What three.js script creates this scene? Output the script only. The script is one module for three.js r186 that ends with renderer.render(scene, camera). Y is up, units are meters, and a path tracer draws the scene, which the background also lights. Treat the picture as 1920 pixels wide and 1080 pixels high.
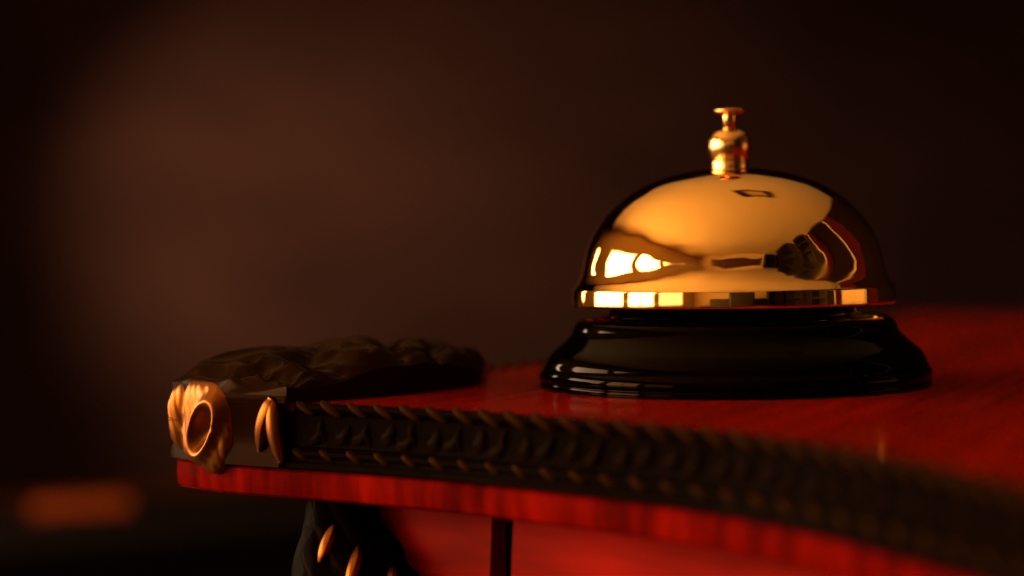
import * as THREE from 'three';
import { RoundedBoxGeometry } from 'three/addons/geometries/RoundedBoxGeometry.js';
import { mergeGeometries, mergeVertices, toCreasedNormals } from 'three/addons/utils/BufferGeometryUtils.js';
import { ImprovedNoise } from 'three/addons/math/ImprovedNoise.js';
import { RectAreaLightUniformsLib } from 'three/addons/lights/RectAreaLightUniformsLib.js';

// ---------------------------------------------------------------- camera, exposure
// y = 0 is the table top; the lens stands 34.5 mm above it and 43 cm from the bell
const scene = new THREE.Scene();
scene.background = new THREE.Color(0x000000);
const camera = new THREE.PerspectiveCamera(20.64, 1920 / 1080, 0.02, 40);
camera.position.set(0, 0.0345, 0);
camera.rotation.order = 'YXZ';
camera.rotation.set(-0.01694, 0, -THREE.MathUtils.degToRad(0.9));
camera.focus = 0.400;
camera.userData.fStop = 4.4;
const renderer = new THREE.WebGLRenderer();
renderer.toneMapping = THREE.LinearToneMapping;
renderer.toneMappingExposure = 0.30;
renderer.shadowMap.enabled = true;
RectAreaLightUniformsLib.init();
const WINDOW_TINT = new THREE.Color().setRGB(1, 0.70, 0.40);
const WINDOW_POWER = 33, BLIND_POWER = 6;   // clear windows, and one with its blind drawn

// ---------------------------------------------------------------- helpers
const noise = new ImprovedNoise();
const N3 = (x, y, z = 0) => noise.noise(x, y, z);
const fbm = (x, y, z = 0, o = 4) => { let a = 0, s = 1; for (let i = 0; i < o; i++) { a += s * N3(x, y, z + i * 7.3); x *= 2.03; y *= 2.03; s *= 0.5; } return a; };
let seed = 7;
const rnd = () => ((seed = (seed * 16807) % 2147483647) / 2147483647);
const clamp = (v, a = 0, b = 1) => Math.min(b, Math.max(a, v));
const sstep = (a, b, v) => { const t = clamp((v - a) / (b - a)); return t * t * (3 - 2 * t); };
const taken = {};
const numbered = (n) => { taken[n] = (taken[n] ?? -1) + 1; return taken[n] ? `${n}_${String(taken[n]).padStart(3, '0')}` : n; };
function shade(o) { o.castShadow = o.receiveShadow = true; return o; }
function mesh(name, geo, mat, parent) {
  const m = shade(new THREE.Mesh(geo, mat));
  m.name = parent ? name : numbered(name);
  (parent || scene).add(m);
  return m;
}
function thing(name, label, category, pos = [0, 0, 0], turn = 0, group) {
  const g = new THREE.Group(); g.name = numbered(name); scene.add(g);
  g.position.set(...pos); g.rotation.y = turn;
  g.userData = { label, category }; if (group) g.userData.group = group;
  return g;
}
function part(name, parent) { const g = new THREE.Group(); g.name = name; parent.add(g); return g; }
function structure(name, geo, mat) { const m = mesh(name, geo, mat); m.userData.kind = 'structure'; return m; }
const box = (x0, x1, y0, y1, z0, z1) => new THREE.BoxGeometry(x1 - x0, y1 - y0, z1 - z0).translate((x0 + x1) / 2, (y0 + y1) / 2, (z0 + z1) / 2);
const rbox = (x0, x1, y0, y1, z0, z1, r = 0.01) => new RoundedBoxGeometry(x1 - x0, y1 - y0, z1 - z0, 3, r).translate((x0 + x1) / 2, (y0 + y1) / 2, (z0 + z1) / 2);
function texture(w, h, f, srgb = true, repeat = [1, 1]) {
  const d = new Uint8Array(w * h * 4);
  for (let j = 0; j < h; j++) for (let i = 0; i < w; i++) {
    const c = f(i / w, j / h);
    for (let k = 0; k < 3; k++) d[(j * w + i) * 4 + k] = 255 * clamp(Array.isArray(c) ? c[k] : c);
    d[(j * w + i) * 4 + 3] = 255;
  }
  const t = new THREE.DataTexture(d, w, h);
  t.wrapS = t.wrapT = THREE.MirroredRepeatWrapping;
  t.magFilter = THREE.LinearFilter; t.minFilter = THREE.LinearFilter;
  if (srgb) t.colorSpace = THREE.SRGBColorSpace;
  t.repeat.set(...repeat); t.needsUpdate = true;
  return t;
}
const V2 = (x, z) => new THREE.Vector2(x, z);
const rgb = (r, g, b) => new THREE.Color().setRGB(r, g, b);
const std = (c, roughness, extra = {}) => new THREE.MeshStandardMaterial({ color: c, roughness, ...extra });
const phys = (c, roughness, extra = {}) => new THREE.MeshPhysicalMaterial({ color: c, roughness, ...extra });

// ---------------------------------------------------------------- materials
// red polished wood: long grain on the top and the drawers, short upright grain on the edge band
const grain = texture(1024, 512, (u, v) => {
  const g = fbm(u * 5, v * 46, 2.2, 4) * 0.5 + fbm(u * 1.6, v * 7, 9.1, 3) * 0.55;
  const pore = Math.max(0, N3(u * 40, v * 330, 4)) * 0.22;
  const k = clamp(0.84 + 0.22 * g - pore * 0.7);
  return [k, k, k];
}, true, [3, 6]);
const softGrain = texture(512, 256, (u, v) => { const k = clamp(0.84 + 0.16 * fbm(u * 4, v * 22, 2.2, 4) + 0.22 * fbm(u * 2.2, v * 2.6, 6.1, 3)); return [k, k, k]; }, true, [5, 7]);
const smudge = texture(512, 512, (u, v) => { const p = sstep(0.05, 0.75, fbm(u * 5, v * 4, 1.3, 4)); const f = Math.abs(N3(u * 90, v * 14, 3)); const k = 0.24 + 0.62 * p + 0.08 * f; return [k, k, k]; }, false, [2, 1]);
const bandGrain = texture(1024, 128, (u, v) => {
  const g = fbm(u * 44, v * 1.1, 5.2, 4) * 0.6 + fbm(u * 9, v * 0.6, 1.4, 2) * 0.5;
  const k = clamp(0.76 + 0.40 * g);
  return [k, k * 0.95, k * 0.9];
}, true, [5, 30]);
const M = {
  brass: std(rgb(0.94, 0.535, 0.155), 0.16, { metalness: 1, roughnessMap: smudge }),
  brassFine: std(rgb(0.88, 0.48, 0.15), 0.19, { metalness: 1 }),
  enamel: phys(rgb(0.0006, 0.0003, 0.0002), 0.06, { ior: 1.13, specularColor: rgb(1, 0.5, 0.18) }),
  felt: std(rgb(0.01, 0.008, 0.006), 0.95),
  redTop: phys(rgb(0.33, 0.0085, 0.0004), 0.12, { map: grain, ior: 1.085 }),
  redPanel: phys(rgb(0.32, 0.0062, 0.0004), 0.3, { map: softGrain, ior: 1.07 }),
  redBand: phys(rgb(0.22, 0.0038, 0.0004), 0.32, { map: bandGrain, ior: 1.04 }),
  carcass: phys(rgb(0.004, 0.0015, 0.0008), 0.7, { ior: 1.05 }),
  ebony: phys(rgb(0.0022, 0.0008, 0.0002), 0.40, { ior: 1.04, specularColor: rgb(1, 0.4, 0.1) }),
  ropeBronze: phys(rgb(0.022, 0.0064, 0.0008), 0.40, { ior: 1.07, specularColor: rgb(1, 0.45, 0.1) }),
  leafBronze: phys(rgb(0.0055, 0.0018, 0.0003), 0.5, { ior: 1.05 }),
  matteBlack: phys(rgb(0.004, 0.002, 0.001), 0.9, { ior: 1.08 }),
  bronze: phys(rgb(0.0100, 0.0027, 0.0004), 0.22, { ior: 1.10, specularColor: rgb(1, 0.38, 0.07) }),
  gilt: std(rgb(0.225, 0.066, 0.0085), 0.40, { metalness: 1 }),
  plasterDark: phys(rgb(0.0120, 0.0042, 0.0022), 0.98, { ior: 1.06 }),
  cream: std(rgb(0.80, 0.60, 0.30), 0.92),
  ceiling: std(rgb(0.82, 0.62, 0.32), 0.92),
  panelling: phys(rgb(0.010, 0.004, 0.002), 0.6, { ior: 1.12 }),
  floor: std(rgb(0.035, 0.012, 0.004), 0.6),
  frame: std(rgb(0.62, 0.40, 0.18), 0.5),
  darkWood: std(rgb(0.018, 0.008, 0.004), 0.45),
  leather: std(rgb(0.016, 0.007, 0.004), 0.5),
  curtain: std(rgb(0.13, 0.005, 0.003), 0.6, { side: THREE.DoubleSide }),
  amber: phys(rgb(0.20, 0.032, 0.003), 0.8, { ior: 1.1 }),
  brownWood: phys(rgb(0.045, 0.010, 0.002), 0.7, { ior: 1.1 }),
  paper: std(rgb(0.75, 0.62, 0.40), 0.9),
  pane: std(rgb(0.02, 0.02, 0.02), 0.4, { emissive: WINDOW_TINT, emissiveIntensity: WINDOW_POWER }),
  blind: std(rgb(0.5, 0.4, 0.25), 0.9, { emissive: WINDOW_TINT, emissiveIntensity: BLIND_POWER }),
};
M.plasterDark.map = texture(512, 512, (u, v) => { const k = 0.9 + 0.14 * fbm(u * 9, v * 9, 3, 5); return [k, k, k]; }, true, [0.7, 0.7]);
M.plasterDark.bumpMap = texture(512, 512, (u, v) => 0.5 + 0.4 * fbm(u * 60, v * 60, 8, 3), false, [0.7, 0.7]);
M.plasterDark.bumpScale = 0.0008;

// ---------------------------------------------------------------- the room that the bell mirrors
const FLOOR = -0.72, CEIL = 1.75, LEFT = -2.2, RIGHT = 1.8, BACK = -4.2, FRONT = 2.9;
structure('floor', box(LEFT - 0.2, RIGHT + 0.2, FLOOR - 0.1, FLOOR, BACK - 0.2, FRONT + 0.2), M.floor);
structure('ceiling', box(LEFT - 0.2, RIGHT + 0.2, CEIL, CEIL + 0.1, BACK - 0.2, FRONT + 0.2), M.ceiling);
structure('wall_right', box(RIGHT, RIGHT + 0.15, FLOOR, CEIL, BACK - 0.15, FRONT + 0.15), M.panelling);
structure('wall_front', box(LEFT - 0.15, RIGHT, FLOOR, CEIL, FRONT, FRONT + 0.15), M.cream);
// window openings: [along0, along1, y0, y1]
const W1 = [-1.75, -0.34, -0.12, 1.02], W2 = [-0.22, 0.78, -0.12, 1.02], W3 = [-3.10, -2.72, -0.05, 0.95], W4 = [0.90, 2.20, -0.12, 1.02];
structure('wall_left', mergeGeometries([
  box(LEFT - 0.15, LEFT, FLOOR, W1[2], BACK - 0.15, FRONT),
  box(LEFT - 0.15, LEFT, W1[3], CEIL, BACK - 0.15, FRONT),
  box(LEFT - 0.15, LEFT, W1[2], W1[3], BACK - 0.15, W3[0]),
  box(LEFT - 0.15, LEFT, W1[2], W3[2], W3[0], W3[1]),
  box(LEFT - 0.15, LEFT, W3[3], W1[3], W3[0], W3[1]),
  box(LEFT - 0.15, LEFT, W1[2], W1[3], W3[1], W1[0]),
  box(LEFT - 0.15, LEFT, W1[2], W1[3], W1[1], W2[0]),
  box(LEFT - 0.15, LEFT, W1[2], W1[3], W2[1], W4[0]),
  box(LEFT - 0.15, LEFT, W1[2], W1[3], W4[1], FRONT)]), M.cream);
structure('ceiling_soffit', box(LEFT, RIGHT, CEIL - 0.06, CEIL - 0.001, BACK, -3.0), M.panelling);
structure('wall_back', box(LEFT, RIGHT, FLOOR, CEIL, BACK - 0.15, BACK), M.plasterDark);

function windowUnit(label, w, h, pos, turn, cols, rows, power = WINDOW_POWER, material = M.frame) {
  // local: x across, y up from the sill, +z into the room
  const g = thing('window', label, 'window', pos, turn, 'windows mirrored in the bell');
  const b = 0.045, d = 0.06;
  mesh('frame', mergeGeometries([box(-w / 2, -w / 2 + b, 0, h, -d, 0.01), box(w / 2 - b, w / 2, 0, h, -d, 0.01), box(-w / 2 + b, w / 2 - b, 0, b, -d, 0.01), box(-w / 2 + b, w / 2 - b, h - b, h, -d, 0.01)]), material, g);
  mesh('sill', box(-w / 2 - 0.03, w / 2 + 0.03, -0.035, -0.002, -d, 0.07), material, g);
  const iw = (w - 2 * b) / cols, ih = (h - 2 * b) / rows;
  for (let i = 1; i < cols; i++) mesh('mullion', box(-w / 2 + b + i * iw - 0.012, -w / 2 + b + i * iw + 0.012, b, h - b, -d + 0.01, 0), material, g);
  for (let j = 1; j < rows; j++) mesh('glazing_bar', box(-w / 2 + b, w / 2 - b, b + j * ih - 0.012, b + j * ih + 0.012, -d + 0.012, -0.002), material, g);
  for (let i = 0; i < cols; i++) for (let j = 0; j < rows; j++) {
    const cx = -w / 2 + b + (i + 0.5) * iw, cy = b + (j + 0.5) * ih;
    mesh('pane', box(cx - iw / 2, cx + iw / 2, cy - ih / 2, cy + ih / 2, -d + 0.001, -d + 0.006), power === WINDOW_POWER ? M.pane : M.blind, g);
    const l = new THREE.RectAreaLight(WINDOW_TINT, power, iw - 0.026, ih - 0.026);
    l.name = 'window_light'; l.position.set(cx, cy, -d + 0.0095); l.rotation.y = Math.PI; g.add(l);
  }
  return g;
}
windowUnit('wide bright window in the left wall, mirrored as the big white patch on the bell', W1[1] - W1[0], W1[3] - W1[2], [LEFT, W1[2], (W1[0] + W1[1]) / 2], Math.PI / 2, 1, 1);
windowUnit('two-part bright window mirrored right of the dark post on the bell rim', W2[1] - W2[0], W2[3] - W2[2], [LEFT, W2[2], (W2[0] + W2[1]) / 2], Math.PI / 2, 2, 1);
windowUnit('window with a drawn cream blind, mirrored as the yellow glow beside the white windows', W4[1] - W4[0], W4[3] - W4[2], [LEFT, W4[2], (W4[0] + W4[1]) / 2], Math.PI / 2, 1, 1, BLIND_POWER);
windowUnit('narrow window behind, mirrored as the thin white streak at the bell\'s left edge', W3[1] - W3[0], W3[3] - W3[2], [LEFT, W3[2], (W3[0] + W3[1]) / 2], Math.PI / 2, 1, 2);

// reading lamp left of the picture, turned to the wall: the soft pool of light behind the bell
{
  const g = thing('floor_lamp', 'small floor lamp left of view, throwing the soft brown glow on the wall', 'lamp', [-1.75, FLOOR, -2.9]);
  mesh('foot', new THREE.CylinderGeometry(0.12, 0.13, 0.02, 40).translate(0, 0.0101, 0), M.darkWood, g);
  mesh('pole', new THREE.CylinderGeometry(0.009, 0.009, 1.42, 16).translate(0, 0.73, 0), M.darkWood, g);
  const from = new THREE.Vector3(0, 1.44, 0), aim = new THREE.Vector3(-0.26, 0.0, BACK).sub(new THREE.Vector3(-1.75, FLOOR, -2.9)), dir = aim.clone().sub(from).normalize();
  const head = mesh('lamp_shade', new THREE.LatheGeometry([V2(0.012, 0), V2(0.03, -0.01), V2(0.045, -0.05), V2(0.06, -0.13), V2(0.057, -0.13), V2(0.042, -0.05), V2(0.012, -0.012)], 40), M.darkWood, g);
  head.position.copy(from); head.quaternion.setFromUnitVectors(new THREE.Vector3(0, -1, 0), dir);
  const bulb = mesh('bulb', new THREE.SphereGeometry(0.022, 20, 14), std(rgb(0.8, 0.6, 0.4), 0.5, { emissive: rgb(1, 0.62, 0.36), emissiveIntensity: 6 }), g);
  bulb.position.copy(from).addScaledVector(dir, 0.06);
  const l = new THREE.SpotLight(rgb(1, 0.76, 0.62), 225, 0, 0.53, 1, 2);
  l.name = 'lamp_light'; l.position.copy(from).addScaledVector(dir, 0.06); l.target.position.copy(aim); l.castShadow = true; l.shadow.radius = 2;
  g.add(l, l.target);
}

// ---------------------------------------------------------------- table outline in plan: (x, z)
const frontPts = [[-0.089, -0.419], [-0.074, -0.404], [-0.054, -0.3915], [-0.035, -0.380], [-0.013, -0.3645], [0.008, -0.346], [0.0285, -0.3265], [0.0452, -0.306], [0.0585, -0.281], [0.068, -0.256], [0.0746, -0.232], [0.083, -0.185], [0.089, -0.12], [0.092, -0.05]].map((p) => V2(...p));
const sidePts = [[-0.089, -0.419], [-0.066, -0.442], [-0.040, -0.468], [-0.006, -0.508], [0.035, -0.562], [0.10, -0.665], [0.165, -0.785], [0.238, -0.935]].map((p) => V2(...p));
function path(pts, sign, step = 0.001) {
  const c = new THREE.SplineCurve(pts); c.arcLengthDivisions = 800;
  const L = c.getLength(), n = Math.round(L / step), out = [];
  for (let i = 0; i <= n; i++) {
    const p = c.getPointAt(i / n), t = c.getTangentAt(i / n);
    out.push({ s: (i / n) * L, x: p.x, z: p.y, nx: -t.y * sign, nz: t.x * sign, tx: t.x, tz: t.y });
  }
  out.L = L; return out;
}
const front = path(frontPts, 1), side = path(sidePts, -1);
const at = (P, s) => {
  const f = clamp(s / P.L) * (P.length - 1), i = Math.min(P.length - 2, Math.floor(f)), k = f - i, a = P[i], b = P[i + 1], o = {};
  for (const n of ['s', 'x', 'z', 'nx', 'nz', 'tx', 'tz']) o[n] = a[n] + (b[n] - a[n]) * k;
  return o;
};
// a profile [(offset outwards, y)], closed, swept along a stretch of a path
function sweep(P, s0, s1, profile, uvScale = 1) {
  const pts = P.filter((p) => p.s >= s0 - 1e-6 && p.s <= s1 + 1e-6), k = profile.length, pos = [], uv = [], idx = [];
  let acc = [0]; for (let j = 1; j <= k; j++) acc.push(acc[j - 1] + Math.hypot(profile[j % k][0] - profile[j - 1][0], profile[j % k][1] - profile[j - 1][1]));
  pts.forEach((p) => { for (let j = 0; j <= k; j++) { const [o, y] = profile[j % k]; pos.push(p.x + p.nx * o, y, p.z + p.nz * o); uv.push(p.s * uvScale, acc[j] * uvScale); } });
  const w = k + 1;
  for (let i = 0; i < pts.length - 1; i++) for (let j = 0; j < k; j++) { const a = i * w + j; idx.push(a, a + 1, a + w, a + 1, a + w + 1, a + w); }
  for (const e of [0, pts.length - 1]) for (let j = 1; j < k - 1; j++) idx.push(...(e ? [e * w, e * w + j, e * w + j + 1] : [0, j + 1, j]));
  let g = new THREE.BufferGeometry();
  g.setAttribute('position', new THREE.Float32BufferAttribute(pos, 3)); g.setAttribute('uv', new THREE.Float32BufferAttribute(uv, 2)); g.setIndex(idx);
  return toCreasedNormals(g, 0.6);
}

// ---------------------------------------------------------------- the table
const table = thing('side_table', 'red polished wooden table with dark rope-carved edges under the bell', 'table');
{
  const inset = 0.0012, sh = new THREE.Shape();
  const F = front.filter((_, i) => i % 3 === 0), S = side.filter((_, i) => i % 5 === 0);
  F.forEach((p, i) => { const x = p.x - p.nx * inset, z = p.z - p.nz * inset; i ? sh.lineTo(x, -z) : sh.moveTo(x, -z); });
  sh.lineTo(0.60, 0.22); sh.lineTo(0.72, 0.62);
  S.slice(1).reverse().forEach((p) => sh.lineTo(p.x - p.nx * inset, -(p.z - p.nz * inset)));
  const g = new THREE.ExtrudeGeometry(sh, { depth: 0.0155, bevelEnabled: false }).rotateX(-Math.PI / 2).translate(0, -0.0155, 0);
  const p = g.attributes.position, uv = g.attributes.uv;   // grain along the long side of the table
  for (let i = 0; i < p.count; i++) { const a = 0.6, x = p.getX(i), z = -p.getZ(i); uv.setXY(i, x * Math.cos(1.07) + z * Math.sin(1.07), -x * Math.sin(1.07) + z * Math.cos(1.07) + p.getY(i)); }
  mesh('table_top', g, M.redTop, table);
}
for (const [P, s1] of [[front, front.L], [side, side.L]]) {
  mesh('frieze', sweep(P, 0, s1, [[-0.006, -0.0020], [-0.0004, -0.0020], [0.0002, -0.0028], [0.0002, -0.0105], [-0.0003, -0.0110], [0.0006, -0.0140], [0.0012, -0.0146], [0.0012, -0.0158], [0.0004, -0.0163], [-0.006, -0.0163]]), M.ebony, table);
  mesh('edge_band', sweep(P, 0, s1, [[-0.02, -0.0165], [-0.0002, -0.0165], [0.0006, -0.0170], [0.0008, -0.0200], [0.0004, -0.0230], [-0.0006, -0.0237], [-0.02, -0.0237]]), M.redBand, table);
}
// rope moulding: slanting beads along the top edge and under the frieze
const beadGeo = new THREE.SphereGeometry(1, 14, 9);
function rope(P, y, s0, s1, pitch, r, len = 0.52) {
  for (let s = s0; s < s1; s += pitch) {
    const p = at(P, s), b = mesh('rope_bead', beadGeo, M.ropeBronze, table);
    const t = new THREE.Vector3(p.tx, 0, p.tz), n = new THREE.Vector3(p.nx, 0, p.nz), up = new THREE.Vector3(0, 1, 0);
    const sgn = P === front ? 1 : -1;
    const axis = t.clone().multiplyScalar(0.82).addScaledVector(up, -0.44 * sgn).normalize();
    const across = new THREE.Vector3().crossVectors(n, axis).normalize();
    b.matrixAutoUpdate = true;
    b.quaternion.setFromRotationMatrix(new THREE.Matrix4().makeBasis(axis, across, new THREE.Vector3().crossVectors(axis, across)));
    b.scale.set(pitch * len, r * 0.70, r * 1.0);
    const j = 1 + 0.16 * (rnd() - 0.5); b.scale.multiplyScalar(j);
    b.position.set(p.x + p.nx * 0.0002, y, p.z + p.nz * 0.0002);
  }
}
for (const [P, y, s0, s1] of [[front, -0.0010, 0.044, 0.33], [front, -0.0124, 0.044, 0.30], [side, -0.0008, 0.104, side.L - 0.06]]) {
  const c = []; for (let i = 0; i < 10; i++) c.push([Math.cos(i * 0.6283) * 0.0013 - 0.0003, y + Math.sin(i * 0.6283) * 0.0013]);
  mesh('rope_core', sweep(P, s0, s1, c), M.ebony, table);
}
rope(front, -0.0010, 0.048, 0.33, 0.0080, 0.0015, 0.46);
rope(front, -0.0124, 0.046, 0.30, 0.0084, 0.0014, 0.32);
rope(side, -0.0008, 0.108, side.L - 0.07, 0.0085, 0.0024);
// carved leaves on the frieze: curled lobes leaning right, two sizes
function lobe(len, w, bend) {
  const pos = [], idx = [], nu = 12, nv = 6;
  for (let i = 0; i <= nu; i++) for (let j = 0; j <= nv; j++) {
    const u = i / nu, v = j / nv * 2 - 1, ww = w * Math.sin(Math.PI * Math.pow(u, 0.7)) * (0.85 + 0.15 * Math.cos(u * 18)) + 1e-5;
    const cx = bend * Math.sin(u * 2.2) * len, cy = (u - 0.5) * len;
    pos.push(cx + v * ww, cy, (1 - v * v) * 0.0013 * Math.sin(Math.PI * clamp(u, 0.02, 0.98)) - 0.0003 * Math.exp(-v * v * 40));
  }
  for (let i = 0; i < nu; i++) for (let j = 0; j < nv; j++) { const a = i * (nv + 1) + j; idx.push(a, a + 1, a + nv + 1, a + 1, a + nv + 2, a + nv + 1); }
  const g = new THREE.BufferGeometry(); g.setAttribute('position', new THREE.Float32BufferAttribute(pos, 3)); g.setIndex(idx); g.computeVertexNormals(); return g;
}
const lobes = [lobe(0.0076, 0.0021, 0.30), lobe(0.0062, 0.0016, -0.34), lobe(0.0070, 0.0024, 0.12)];
for (let s = 0.05, i = 0; s < 0.30; s += 0.0046, i++) {
  const p = at(front, s), l = mesh('carved_leaf', lobes[i % 3], M.leafBronze, table);
  l.position.set(p.x + p.nx * 0.0002, -0.0066 + (i % 2 ? 0.0003 : -0.0004), p.z + p.nz * 0.0002);
  l.rotation.set(0, Math.atan2(p.nx, p.nz), 0); l.rotateZ(-0.45 + 0.25 * Math.sin(i * 1.9));
}
// body under the top: dark carcass, two bowed drawer fronts with an open dark joint between them
mesh('carcass', sweep(front, 0.030, front.L - 0.01, [[-0.06, -0.0238], [-0.0215, -0.0238], [-0.0215, -0.16], [-0.06, -0.16]]), M.carcass, table);
mesh('side_panel', sweep(side, 0.035, side.L - 0.02, [[-0.03, -0.0238], [-0.0120, -0.0238], [-0.0120, -0.16], [-0.03, -0.16]], 1), M.redPanel, table);
for (const [s0, s1] of [[0.050, 0.0918], [0.0968, 0.30]]) {
  const prof = [[-0.0213, -0.0245], [-0.0172, -0.0245], [-0.0160, -0.0258]];
  for (let i = 0; i <= 8; i++) { const t = i / 8; prof.push([-0.0160 + 0.0028 * Math.sin(t * Math.PI * 0.5), -0.0262 - 0.05 * t]); }
  prof.push([-0.0132, -0.135], [-0.0213, -0.135]);
  mesh('drawer_front', sweep(front, s0, s1, prof), M.redPanel, table);
}

// corner mount: a cast cap wrapped over the corner, thick leafy body lying on the top
const mount = part('corner_mount', table);
mount.userData.label = 'dark bronze leafy casting capping the table corner';
{
  const F0 = at(front, 0.044), endIn = V2(-0.009, -0.440), endOut = at(side, 0.112);
  const inner = new THREE.SplineCurve([V2(F0.x + F0.nx * 0.002, F0.z + F0.nz * 0.002), V2(-0.0425, -0.4015), V2(-0.025, -0.4165), endIn]);
  const outer = (t) => {
    if (t < 0.3) { const p = at(front, 0.044 * (1 - t / 0.3)); return V2(p.x + p.nx * 0.0026, p.z + p.nz * 0.0026); }
    const p = at(side, 0.112 * (t - 0.3) / 0.7); return V2(p.x + p.nx * 0.0026, p.z + p.nz * 0.0026);
  };
  const nu = 150, nv = 64, pos = [], idx = [];
  const height = (s, t) => {
    const ridge = 0.0046 + 0.0082 * sstep(0.03, 0.50, s) - 0.0042 * sstep(0.62, 1.0, s);
    const dome = (0.86 + 0.14 * Math.sin(Math.PI * t)) * Math.sqrt(1 - 0.72 * Math.pow(clamp((t - 0.74) / 0.26), 2.2)) * Math.sqrt(1 - 0.5 * Math.pow(clamp((0.16 - t) / 0.16), 2));
    const vein = 1 - 2 * Math.pow(Math.abs(Math.sin(s * 30 + t * 8 + 2.2 * N3(s * 5, t * 4, 1.7))), 0.7);
    const leaf = Math.abs(Math.sin(s * 13 - t * 4.2 + 1.5 * N3(s * 3, t * 3, 5)));
    const rel = 0.0007 * vein * sstep(0.02, 0.15, t) + 0.0030 * (leaf - 0.6) + 0.0009 * fbm(s * 9, t * 6, 3, 2);
    return (ridge * dome + rel * sstep(0.0, 0.14, Math.min(t, 1 - t) + 0.04) * sstep(0.03, 0.16, s)) * Math.sqrt(1 - 0.7 * Math.pow(clamp((s - 0.9) / 0.1), 2));
  };
  for (let i = 0; i <= nu; i++) for (let j = 0; j <= nv; j++) {
    const s = i / nu, t = j / nv, a = inner.getPointAt(s), b = outer(s);
    const bulge = 0.004 * Math.sin(Math.PI * t) * sstep(0.8, 1, s);
    pos.push(a.x + (b.x - a.x) * t + bulge * 0.8, height(s, t), a.y + (b.y - a.y) * t - bulge * 0.1);
  }
  const w = nv + 1, top = (nu + 1) * w;
  for (let i = 0; i < nu; i++) for (let j = 0; j < nv; j++) { const a = i * w + j; idx.push(a, a + 1, a + w, a + 1, a + w + 1, a + w); }
  const ring = [];
  for (let i = 0; i <= nu; i++) ring.push(i * w);
  for (let j = 1; j <= nv; j++) ring.push(nu * w + j);
  for (let i = nu - 1; i >= 0; i--) ring.push(i * w + nv);
  const lip = top; ring.forEach((r) => pos.push(pos[r * 3], pos[r * 3 + 1], pos[r * 3 + 2]));
  const foot = top + ring.length; ring.forEach((r) => pos.push(pos[r * 3], 0.0002, pos[r * 3 + 2]));
  for (let k = 0; k < ring.length; k++) { const k2 = (k + 1) % ring.length; idx.push(lip + k, lip + k2, foot + k, lip + k2, foot + k2, foot + k); }
  let g = new THREE.BufferGeometry(); g.setAttribute('position', new THREE.Float32BufferAttribute(pos, 3)); g.setIndex(idx);
  g.computeVertexNormals(); mesh('leaf_body', g, M.bronze, mount);
  // flanges over the two edges
  const flange = [[0.0000, 0.0010], [0.0020, 0.0022], [0.0028, 0.0010], [0.0022, -0.0012], [0.0018, -0.0110], [0.0026, -0.0140], [0.0024, -0.0158], [0.0000, -0.0161]];
  mesh('flange', sweep(front, 0, 0.041, flange), M.bronze, mount);
  mesh('flange', sweep(side, 0, 0.105, flange), M.bronze, mount);
  // relief on the front flange: corner rib, oval cartouche, forked leaf
  const rel = (pts, r0, r1, name, closed = false) => {
    const c = new THREE.CatmullRomCurve3(pts.map(([s, y, o]) => { const p = at(front, s); return new THREE.Vector3(p.x + p.nx * o, y, p.z + p.nz * o); }), closed);
    const g = new THREE.TubeGeometry(c, 40, 1, 10, closed), P = g.attributes.position;
    for (let i = 0; i <= 40; i++) { const k = i / 40, q = c.getPointAt(k), r = closed ? r0 : Math.max(1e-4, r0 + (r1 - r0) * k) * Math.pow(Math.sin(Math.PI * clamp(k, 0.03, 0.97)), 0.35); for (let j = 0; j <= 10; j++) { const n = i * 11 + j; P.setXYZ(n, q.x + (P.getX(n) - q.x) * r, q.y + (P.getY(n) - q.y) * r, q.z + (P.getZ(n) - q.z) * r); } }
    g.computeVertexNormals(); mesh(name, g, M.gilt, mount);
  };
  {
    // a swelling shield with a hollow oval boss, bent round the edge
    const nr = 44, na = 120, pos = [], idx = [];
    for (let i = 0; i <= nr; i++) for (let j = 0; j < na; j++) {
      const a = j / na * Math.PI * 2, q = i / nr, c = Math.cos(a), sn = Math.sin(a);
      const rad = 1 / Math.pow(Math.pow(Math.abs(c), 3.2) + Math.pow(Math.abs(sn), 3.2), 1 / 3.2);
      const x = 0.0136 + c * rad * 0.0124 * q, y = -0.0058 + sn * rad * 0.0108 * q - (sn < 0 ? 0.0026 * Math.exp(-Math.pow((x - 0.0195) / 0.0045, 2)) * q : 0) + (sn < 0 ? 0.003 * clamp((0.010 - x) / 0.012) * q : 0);
      const e = Math.hypot((x - 0.0182 - (y + 0.007) * 0.34) / 0.0040, (y + 0.0070) / 0.0070);
      let o = 0.0030 * Math.pow(1 - Math.pow(q, 5), 0.5) + 0.0022 * Math.exp(-Math.pow((e - 1) / 0.30, 2)) - 0.0024 * Math.exp(-Math.pow(e / 0.52, 2));
      o += 0.0014 * Math.exp(-Math.pow((x - 0.0018) / 0.0024, 2)) - 0.0013 * Math.exp(-Math.pow((x - 0.0078 - 0.1 * y) / 0.0016, 2)) + 0.00035 * Math.abs(Math.sin(x * 1150 + y * 330 + 2 * N3(x * 160, y * 160, 5))) * sstep(0.9, 1.5, e);
      o += 0.0007; const p = at(front, Math.max(0, x)), back = Math.min(0, x);
      pos.push(p.x + p.nx * (o + 0.0004) + p.tx * back, y, p.z + p.nz * (o + 0.0004) + p.tz * back);
    }
    for (let i = 0; i < nr; i++) for (let j = 0; j < na; j++) { const j2 = (j + 1) % na, A = i * na + j, B = i * na + j2, C = A + na, D = B + na; idx.push(A, C, B, B, C, D); }
    const g = new THREE.BufferGeometry(); g.setAttribute('position', new THREE.Float32BufferAttribute(pos, 3)); g.setIndex(idx); g.computeVertexNormals();
    mesh('cartouche', g, M.gilt, mount);
  }
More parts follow.
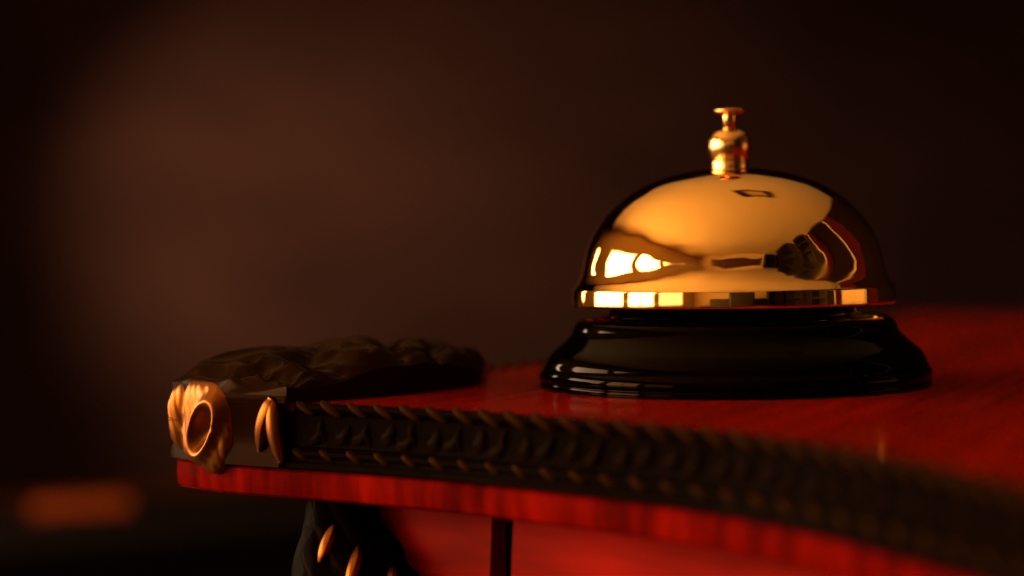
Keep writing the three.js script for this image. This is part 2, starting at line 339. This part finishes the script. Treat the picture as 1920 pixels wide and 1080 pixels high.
  rel([[0.0395, 0.0015, 0.0026], [0.0365, -0.0060, 0.0030], [0.0350, -0.0120, 0.0026]], 0.0026, 0.0013, 'forked_leaf');
  rel([[0.0396, 0.0010, 0.0026], [0.0404, -0.0070, 0.0030], [0.0418, -0.0145, 0.0024]], 0.0024, 0.0017, 'forked_leaf');
}
// leg: spirally gadrooned, swelling and leaning inwards under the top, then down to the floor
function leg(cx, cz) {
  const nu = 150, nv = 72, pos = [], idx = [];
  for (let i = 0; i <= nu; i++) {
    const k = i / nu, y = -0.0238 - k * k * (0.6962 - 0.3 * 0) - 0 , d = -0.0238 - y;
    const r = 0.0082 + 0.0090 * sstep(0, 0.024, d) - 0.0050 * sstep(0.03, 0.10, d) - 0.004 * sstep(0.1, 0.6, d);
    const lean = 0.0075 * sstep(0, 0.03, d) - 0.004 * sstep(0.03, 0.12, d);
    for (let j = 0; j <= nv; j++) {
      const a = j / nv * Math.PI * 2, fl = 1 + 0.16 * (Math.abs(Math.cos((a * 8 + Math.min(d, 0.12) * 420) / 2)) - 0.6);
      pos.push(cx + lean * 0.9 + Math.cos(a) * r * fl, y, cz + lean * 0.3 + Math.sin(a) * r * fl);
    }
  }
  for (let i = 0; i < nu; i++) for (let j = 0; j < nv; j++) { const a = i * (nv + 1) + j; idx.push(a, a + 1, a + nv + 1, a + 1, a + nv + 2, a + nv + 1); }
  let g = new THREE.BufferGeometry(); g.setAttribute('position', new THREE.Float32BufferAttribute(pos, 3)); g.setIndex(idx);
  const post = mesh('leg', toCreasedNormals(g, 0.7), M.ebony, table);
  if (cx > -0.03) return;
  for (let k = 0; k < 9; k++) {   // gilt gadroons winding round the swelling
    const pts = [];
    for (let i = 0; i <= 6; i++) {
      const d = 0.0102 + k * 0.0050 + (i / 6 - 0.5) * 0.0085, a = THREE.MathUtils.degToRad(110 - 25 * k + (i / 6 - 0.5) * 22);
      const r = 0.0082 + 0.0090 * sstep(0, 0.024, d) - 0.0050 * sstep(0.03, 0.10, d), lean = 0.0075 * sstep(0, 0.03, d);
      pts.push(new THREE.Vector3(cx + lean * 0.9 + Math.cos(a) * r, -0.0238 - d, cz + lean * 0.3 + Math.sin(a) * r));
    }
    const c = new THREE.CatmullRomCurve3(pts.reverse()), t = new THREE.TubeGeometry(c, 16, 1, 10, false), P = t.attributes.position;
    for (let i = 0; i <= 16; i++) { const q = c.getPointAt(i / 16), rr = 0.0017 * Math.sqrt(Math.sin(Math.PI * clamp(i / 16, 0.02, 0.98))); for (let j = 0; j <= 10; j++) { const n = i * 11 + j; P.setXYZ(n, q.x + (P.getX(n) - q.x) * rr, q.y + (P.getY(n) - q.y) * rr, q.z + (P.getZ(n) - q.z) * rr); } }
    t.computeVertexNormals(); mesh('gadroon', t, M.gilt, post);
  }
}
leg(-0.044, -0.398); leg(0.235, -0.90); leg(0.11, -0.07); leg(0.66, -0.55);

// ---------------------------------------------------------------- the bell
const U = 0.0001466;   // profiles are written in photograph pixels
const bell = thing('service_bell', 'shiny brass desk bell with push button on a black stepped base', 'bell', [0.0603, 0.0001, -0.4346]);
function lathe(profile, seg = 160, smooth = 0, wob = 0) {
  let pts = profile.map(([r, h]) => V2(r * U, h * U));
  if (smooth) { const c = new THREE.SplineCurve(pts); pts = c.getSpacedPoints(smooth); pts.forEach((p) => (p.x = Math.max(0, p.x))); }
  const g = new THREE.LatheGeometry(pts, seg);
  if (wob) {
    const p = g.attributes.position;
    for (let i = 0; i < p.count; i++) {
      const x = p.getX(i), y = p.getY(i), z = p.getZ(i), a = Math.atan2(x, z), q = 150;
      const f = 1 + wob * (fbm(x * q, y * q, z * q, 2)) / Math.max(0.01, Math.hypot(x, z)) * sstep(0.003, 0.02, Math.hypot(x, z));
      p.setXYZ(i, x * f, y, z * f);
    }
    g.computeVertexNormals();
    const n = g.attributes.normal, m = pts.length;   // close the seam
    for (let j = 0; j < m; j++) { const a = j, b = seg * m + j; const v = new THREE.Vector3(n.getX(a) + n.getX(b), n.getY(a) + n.getY(b), n.getZ(a) + n.getZ(b)).normalize(); n.setXYZ(a, v.x, v.y, v.z); n.setXYZ(b, v.x, v.y, v.z); }
  }
  return g;
}
const base = mesh('base', lathe([[0, 129], [120, 129], [236, 129], [262, 127.6], [284, 124.5], [297, 119], [303, 111], [306, 103], [310.5, 95], [318.5, 86.5], [330, 77], [342, 67.5], [351, 57.5], [357, 47.5], [359.5, 39.5], [361.5, 35], [365.5, 30], [368, 23], [368, 16], [366.5, 12.6], [364.6, 11.2], [366.6, 9.6], [368, 6], [367, 1.5], [363, 0], [300, 0], [0, 0]].map(([x, y]) => [x * 0.988, y]), 200, 260), M.enamel, bell);
mesh('felt_pad', new THREE.CylinderGeometry(0.046, 0.046, 0.0006, 64).translate(0, -0.0002, 0), M.felt, base);
const domeGeo = mergeGeometries([
  lathe([[14, 402], [40, 401], [72, 397.5], [104, 391.5], [136, 382], [166, 369.5], [194, 353], [216, 336], [234.5, 317], [248.5, 299], [260, 280], [268, 263], [273.5, 247], [277, 233], [279.5, 219], [283, 206], [288.5, 193], [295, 183.5], [297.5, 180]], 256, 190, 0.00008),
  lathe([[297.5, 180], [299, 178.5], [299.6, 176], [300, 165], [300.3, 152], [299.8, 148.6], [298.4, 147.2], [296, 147]], 256),
  lathe([[296, 147], [293, 149], [292, 175], [275, 205], [266, 232], [256, 262], [236, 297], [204, 330], [160, 359], [100, 382], [14, 391]], 128),
]);
mesh('bell_dome', domeGeo, M.brass, bell);
mesh('striker_housing', lathe([[0, 129.2], [228, 129.2], [230, 132], [224, 150], [205, 165], [150, 178], [0, 182]], 96, 60), M.enamel, bell);
mesh('post', new THREE.CylinderGeometry(0.003, 0.003, 0.031, 24).translate(0, 0.0425, 0), M.enamel, bell);
mesh('washer', lathe([[0, 392], [15, 392], [16, 394], [16, 396], [14, 396.9], [0, 396.9]], 48), M.brassFine, bell);
const collar = [[0, 397], [30, 397], [33.4, 398.4], [34.5, 400.4], [33.5, 402], [34.6, 403.6], [33.5, 405.2], [34.6, 406.8], [33.6, 408.4], [34.3, 410], [33.6, 412.5], [33.1, 414.6], [34, 418], [36.2, 425], [38.4, 434], [39.5, 443], [39, 452], [36.7, 460], [32.4, 466.5], [26.5, 471], [20, 473.4], [12.6, 474.2], [0, 474.2]];
mesh('housing', lathe(collar, 96, 0), M.brassFine, bell);
{
  const plunger = part('plunger', bell);
  mesh('stem', lathe([[0, 470], [12, 470], [12, 500], [13.5, 503.5], [0, 503.5]], 48), M.brassFine, plunger);
  mesh('button', lathe([[0, 501.5], [14, 502], [22, 504], [27, 506.4], [28.3, 508.5], [28, 510.6], [26, 512], [18, 513.2], [0, 513.8]], 64, 60), M.brassFine, plunger);
}

// ---------------------------------------------------------------- dark things out of focus behind the table
const chest = thing('low_cabinet', 'black low cabinet, a blurred dark shape at lower left', 'cabinet', [-0.62, FLOOR + 0.0, -2.10], 0.43);
mesh('carcass', box(-0.62, 0.62, 0, 0.385, -0.17, 0.17), M.matteBlack, chest);
mesh('cabinet_top', rbox(-0.65, 0.65, 0.3855, 0.415, -0.19, 0.19, 0.006), M.matteBlack, chest);
mesh('back_rail', rbox(-0.65, 0.65, 0.4155, 0.427, -0.188, -0.172, 0.004), M.brownWood, chest);
for (const s of [-1, 1]) { const d = mesh('door', rbox(s * 0.31 - 0.295, s * 0.31 + 0.295, 0.03, 0.36, 0.1705, 0.185, 0.004), M.matteBlack, chest); mesh('handle', new THREE.SphereGeometry(0.012, 16, 10).translate(s * 0.035, 0.22, 0.197), M.bronze, d); }
const book = thing('book', 'small orange book lying on the dark cabinet, blurred', 'book', [-0.605, FLOOR + 0.4152, -2.20], 0.3);
mesh('cover', rbox(-0.066, 0.066, 0, 0.014, -0.04, 0.04, 0.004), M.amber, book);
mesh('pages', box(-0.064, 0.0665, 0.003, 0.011, -0.0405, 0.036), M.paper, book);

// ---------------------------------------------------------------- furniture behind the camera, seen only in the bell
const chair = thing('armchair', 'dark leather armchair mirrored at the middle of the bell rim', 'armchair', [0.02, FLOOR, 1.55], Math.PI);
mesh('seat', rbox(-0.34, 0.34, 0.16, 0.44, -0.32, 0.36, 0.05), M.leather, chair);
mesh('backrest', rbox(-0.36, 0.36, 0.2, 1.12, -0.46, -0.30, 0.07), M.leather, chair);
for (const s of [-1, 1]) mesh('armrest', rbox(s * 0.40 - 0.07, s * 0.40 + 0.07, 0.12, 0.62, -0.36, 0.36, 0.05), M.leather, chair);
for (const [x, z] of [[-1, -1], [1, -1], [-1, 1], [1, 1]]) mesh('leg', new THREE.CylinderGeometry(0.025, 0.018, 0.14, 16).translate(x * 0.36, 0.07, z * 0.30), M.darkWood, chair);
const sofa = thing('sofa', 'low dark sofa mirrored left and right of the armchair on the rim', 'sofa', [-0.15, FLOOR, 2.45], Math.PI);
mesh('seat', rbox(-1.1, 1.1, 0.1, 0.42, -0.3, 0.42, 0.05), M.leather, sofa);
mesh('backrest', rbox(-1.1, 1.1, 0.3, 0.86, -0.40, -0.22, 0.06), M.leather, sofa);
for (const s of [-1, 1]) mesh('armrest', rbox(s * 1.18 - 0.08, s * 1.18 + 0.08, 0, 0.60, -0.38, 0.42, 0.05), M.leather, sofa);
{
  const g = thing('painting', 'wide dark framed painting mirrored as the brown smear low on the bell', 'painting', [-0.2, 1.02, FRONT], Math.PI);
  mesh('canvas', box(-1.02, 1.02, 0.03, 0.42, 0.002, 0.02), std(rgb(0.10, 0.022, 0.005), 0.8, { map: softGrain }), g);
  mesh('frame', mergeGeometries([box(-1.07, 1.07, -0.01, 0.03, 0.002, 0.04), box(-1.07, 1.07, 0.42, 0.46, 0.002, 0.04), box(-1.07, -1.02, 0.03, 0.42, 0.002, 0.04), box(1.02, 1.07, 0.03, 0.42, 0.002, 0.04)]), M.darkWood, g);
}
function bookcase(label, pos, turn, w, h, shelves) {
  const g = thing('bookcase', label, 'bookcase', pos, turn, 'dark bookcases mirrored in the bell');
  mesh('carcass', mergeGeometries([box(-w / 2, -w / 2 + 0.04, 0, h, 0, 0.35), box(w / 2 - 0.04, w / 2, 0, h, 0, 0.35), box(-w / 2 + 0.04, w / 2 - 0.04, 0, 0.08, 0, 0.35), box(-w / 2 + 0.04, w / 2 - 0.04, h - 0.06, h, 0, 0.35), box(-w / 2 + 0.04, w / 2 - 0.04, 0.08, h - 0.06, 0, 0.02)]), M.darkWood, g);
  for (let i = 1; i < shelves; i++) mesh('shelf', box(-w / 2 + 0.04, w / 2 - 0.04, h * i / shelves, h * i / shelves + 0.025, 0.021, 0.34), M.darkWood, g);
}
bookcase('tall dark bookcase mirrored as the inner wavy dark stripe right of centre', [1.30, FLOOR, FRONT - 0.01], Math.PI, 0.62, 2.30, 6);
bookcase('tall dark bookcase mirrored as the outer wavy dark stripe right of centre', [RIGHT - 0.01, FLOOR, 1.60], -Math.PI / 2, 0.85, 2.40, 6);
bookcase('dark bookcase mirrored beside the pale door', [RIGHT - 0.01, FLOOR, 0.62], -Math.PI / 2, 0.50, 2.30, 6);
for (const [z, w, where] of [[1.11, 0.07, 'beside the tall bookcase'], [0.925, 0.06, 'left of the lower bookcase'], [0.30, 0.06, 'between bookcase and narrow red curtain'], [-0.62, 0.05, 'beside the wide red curtain']]) {
  const g = thing('pilaster', `narrow cream wall pilaster ${where}, mirrored as a thin gold line`, 'pilaster', [RIGHT, FLOOR, z], -Math.PI / 2, 'cream pilasters on the dark right wall');
  mesh('shaft', rbox(-w / 2, w / 2, 0.12, 2.38, 0.001, 0.05, 0.006), M.cream, g);
  mesh('plinth', rbox(-w / 2 - 0.015, w / 2 + 0.015, 0.001, 0.119, 0.001, 0.065, 0.006), M.cream, g);
}
{
  const g = thing('sideboard', 'cream sideboard mirrored as the pale block on the right of the rim', 'sideboard', [RIGHT - 0.01, FLOOR, -0.27], -Math.PI / 2);
  mesh('carcass', rbox(-0.28, 0.28, 0.08, 0.92, 0.001, 0.36, 0.006), M.cream, g);
  mesh('worktop', rbox(-0.30, 0.30, 0.921, 0.95, 0.001, 0.385, 0.006), M.cream, g);
  for (const x of [-0.14, 0.14]) { const d = mesh('door', rbox(x - 0.13, x + 0.13, 0.11, 0.89, 0.3605, 0.378, 0.004), M.cream, g); mesh('knob', new THREE.SphereGeometry(0.013, 16, 10).translate(x * 0.25, 0.55, 0.392), M.brassFine, d); }
  for (const x of [-0.25, 0.25]) mesh('leg', box(x - 0.02, x + 0.02, 0, 0.0795, 0.05, 0.30), M.darkWood, g);
}
function curtain(label, z0, z1, x, y0, y1) {
  const n = 160, pos = [], idx = [];
  for (let i = 0; i <= n; i++) for (let j = 0; j <= 8; j++) { const u = i / n, v = j / 8, z = z0 + (z1 - z0) * u; pos.push(x + 0.05 * Math.sin(u * 60 + 0.6 * v) * (0.6 + 0.4 * v) + 0.02 * N3(u * 8, v * 2), y1 + (y0 - y1) * v, z); }
  for (let i = 0; i < n; i++) for (let j = 0; j < 8; j++) { const a = i * 9 + j; idx.push(a, a + 1, a + 9, a + 1, a + 10, a + 9); }
  const g = new THREE.BufferGeometry(); g.setAttribute('position', new THREE.Float32BufferAttribute(pos, 3)); g.setIndex(idx); g.computeVertexNormals();
  const m = mesh('curtain', g, M.curtain); m.userData = { label, category: 'curtain' };
}
curtain('red pleated curtain mirrored along the dark stripes on the right of the bell', 0.04, 0.24, RIGHT - 0.14, FLOOR + 0.01, CEIL - 0.15);
curtain('wide red pleated curtain mirrored near the right edge of the bell', -1.05, -0.70, RIGHT - 0.14, FLOOR + 0.01, CEIL - 0.15);
{
  const g = thing('ceiling_hatch', 'small dark framed hatch in the ceiling mirrored at the top of the bell', 'hatch', [0.42, CEIL, -1.0], 0.2);
  mesh('frame', mergeGeometries([box(-0.2, 0.2, -0.03, -0.001, -0.2, -0.14), box(-0.2, 0.2, -0.03, -0.001, 0.14, 0.2), box(-0.2, -0.14, -0.03, -0.001, -0.14, 0.14), box(0.14, 0.2, -0.03, -0.001, -0.14, 0.14)]), M.darkWood, g);
  mesh('panel', box(-0.14, 0.14, -0.012, -0.001, -0.14, 0.14), M.frame, g);
}

renderer.render(scene, camera);
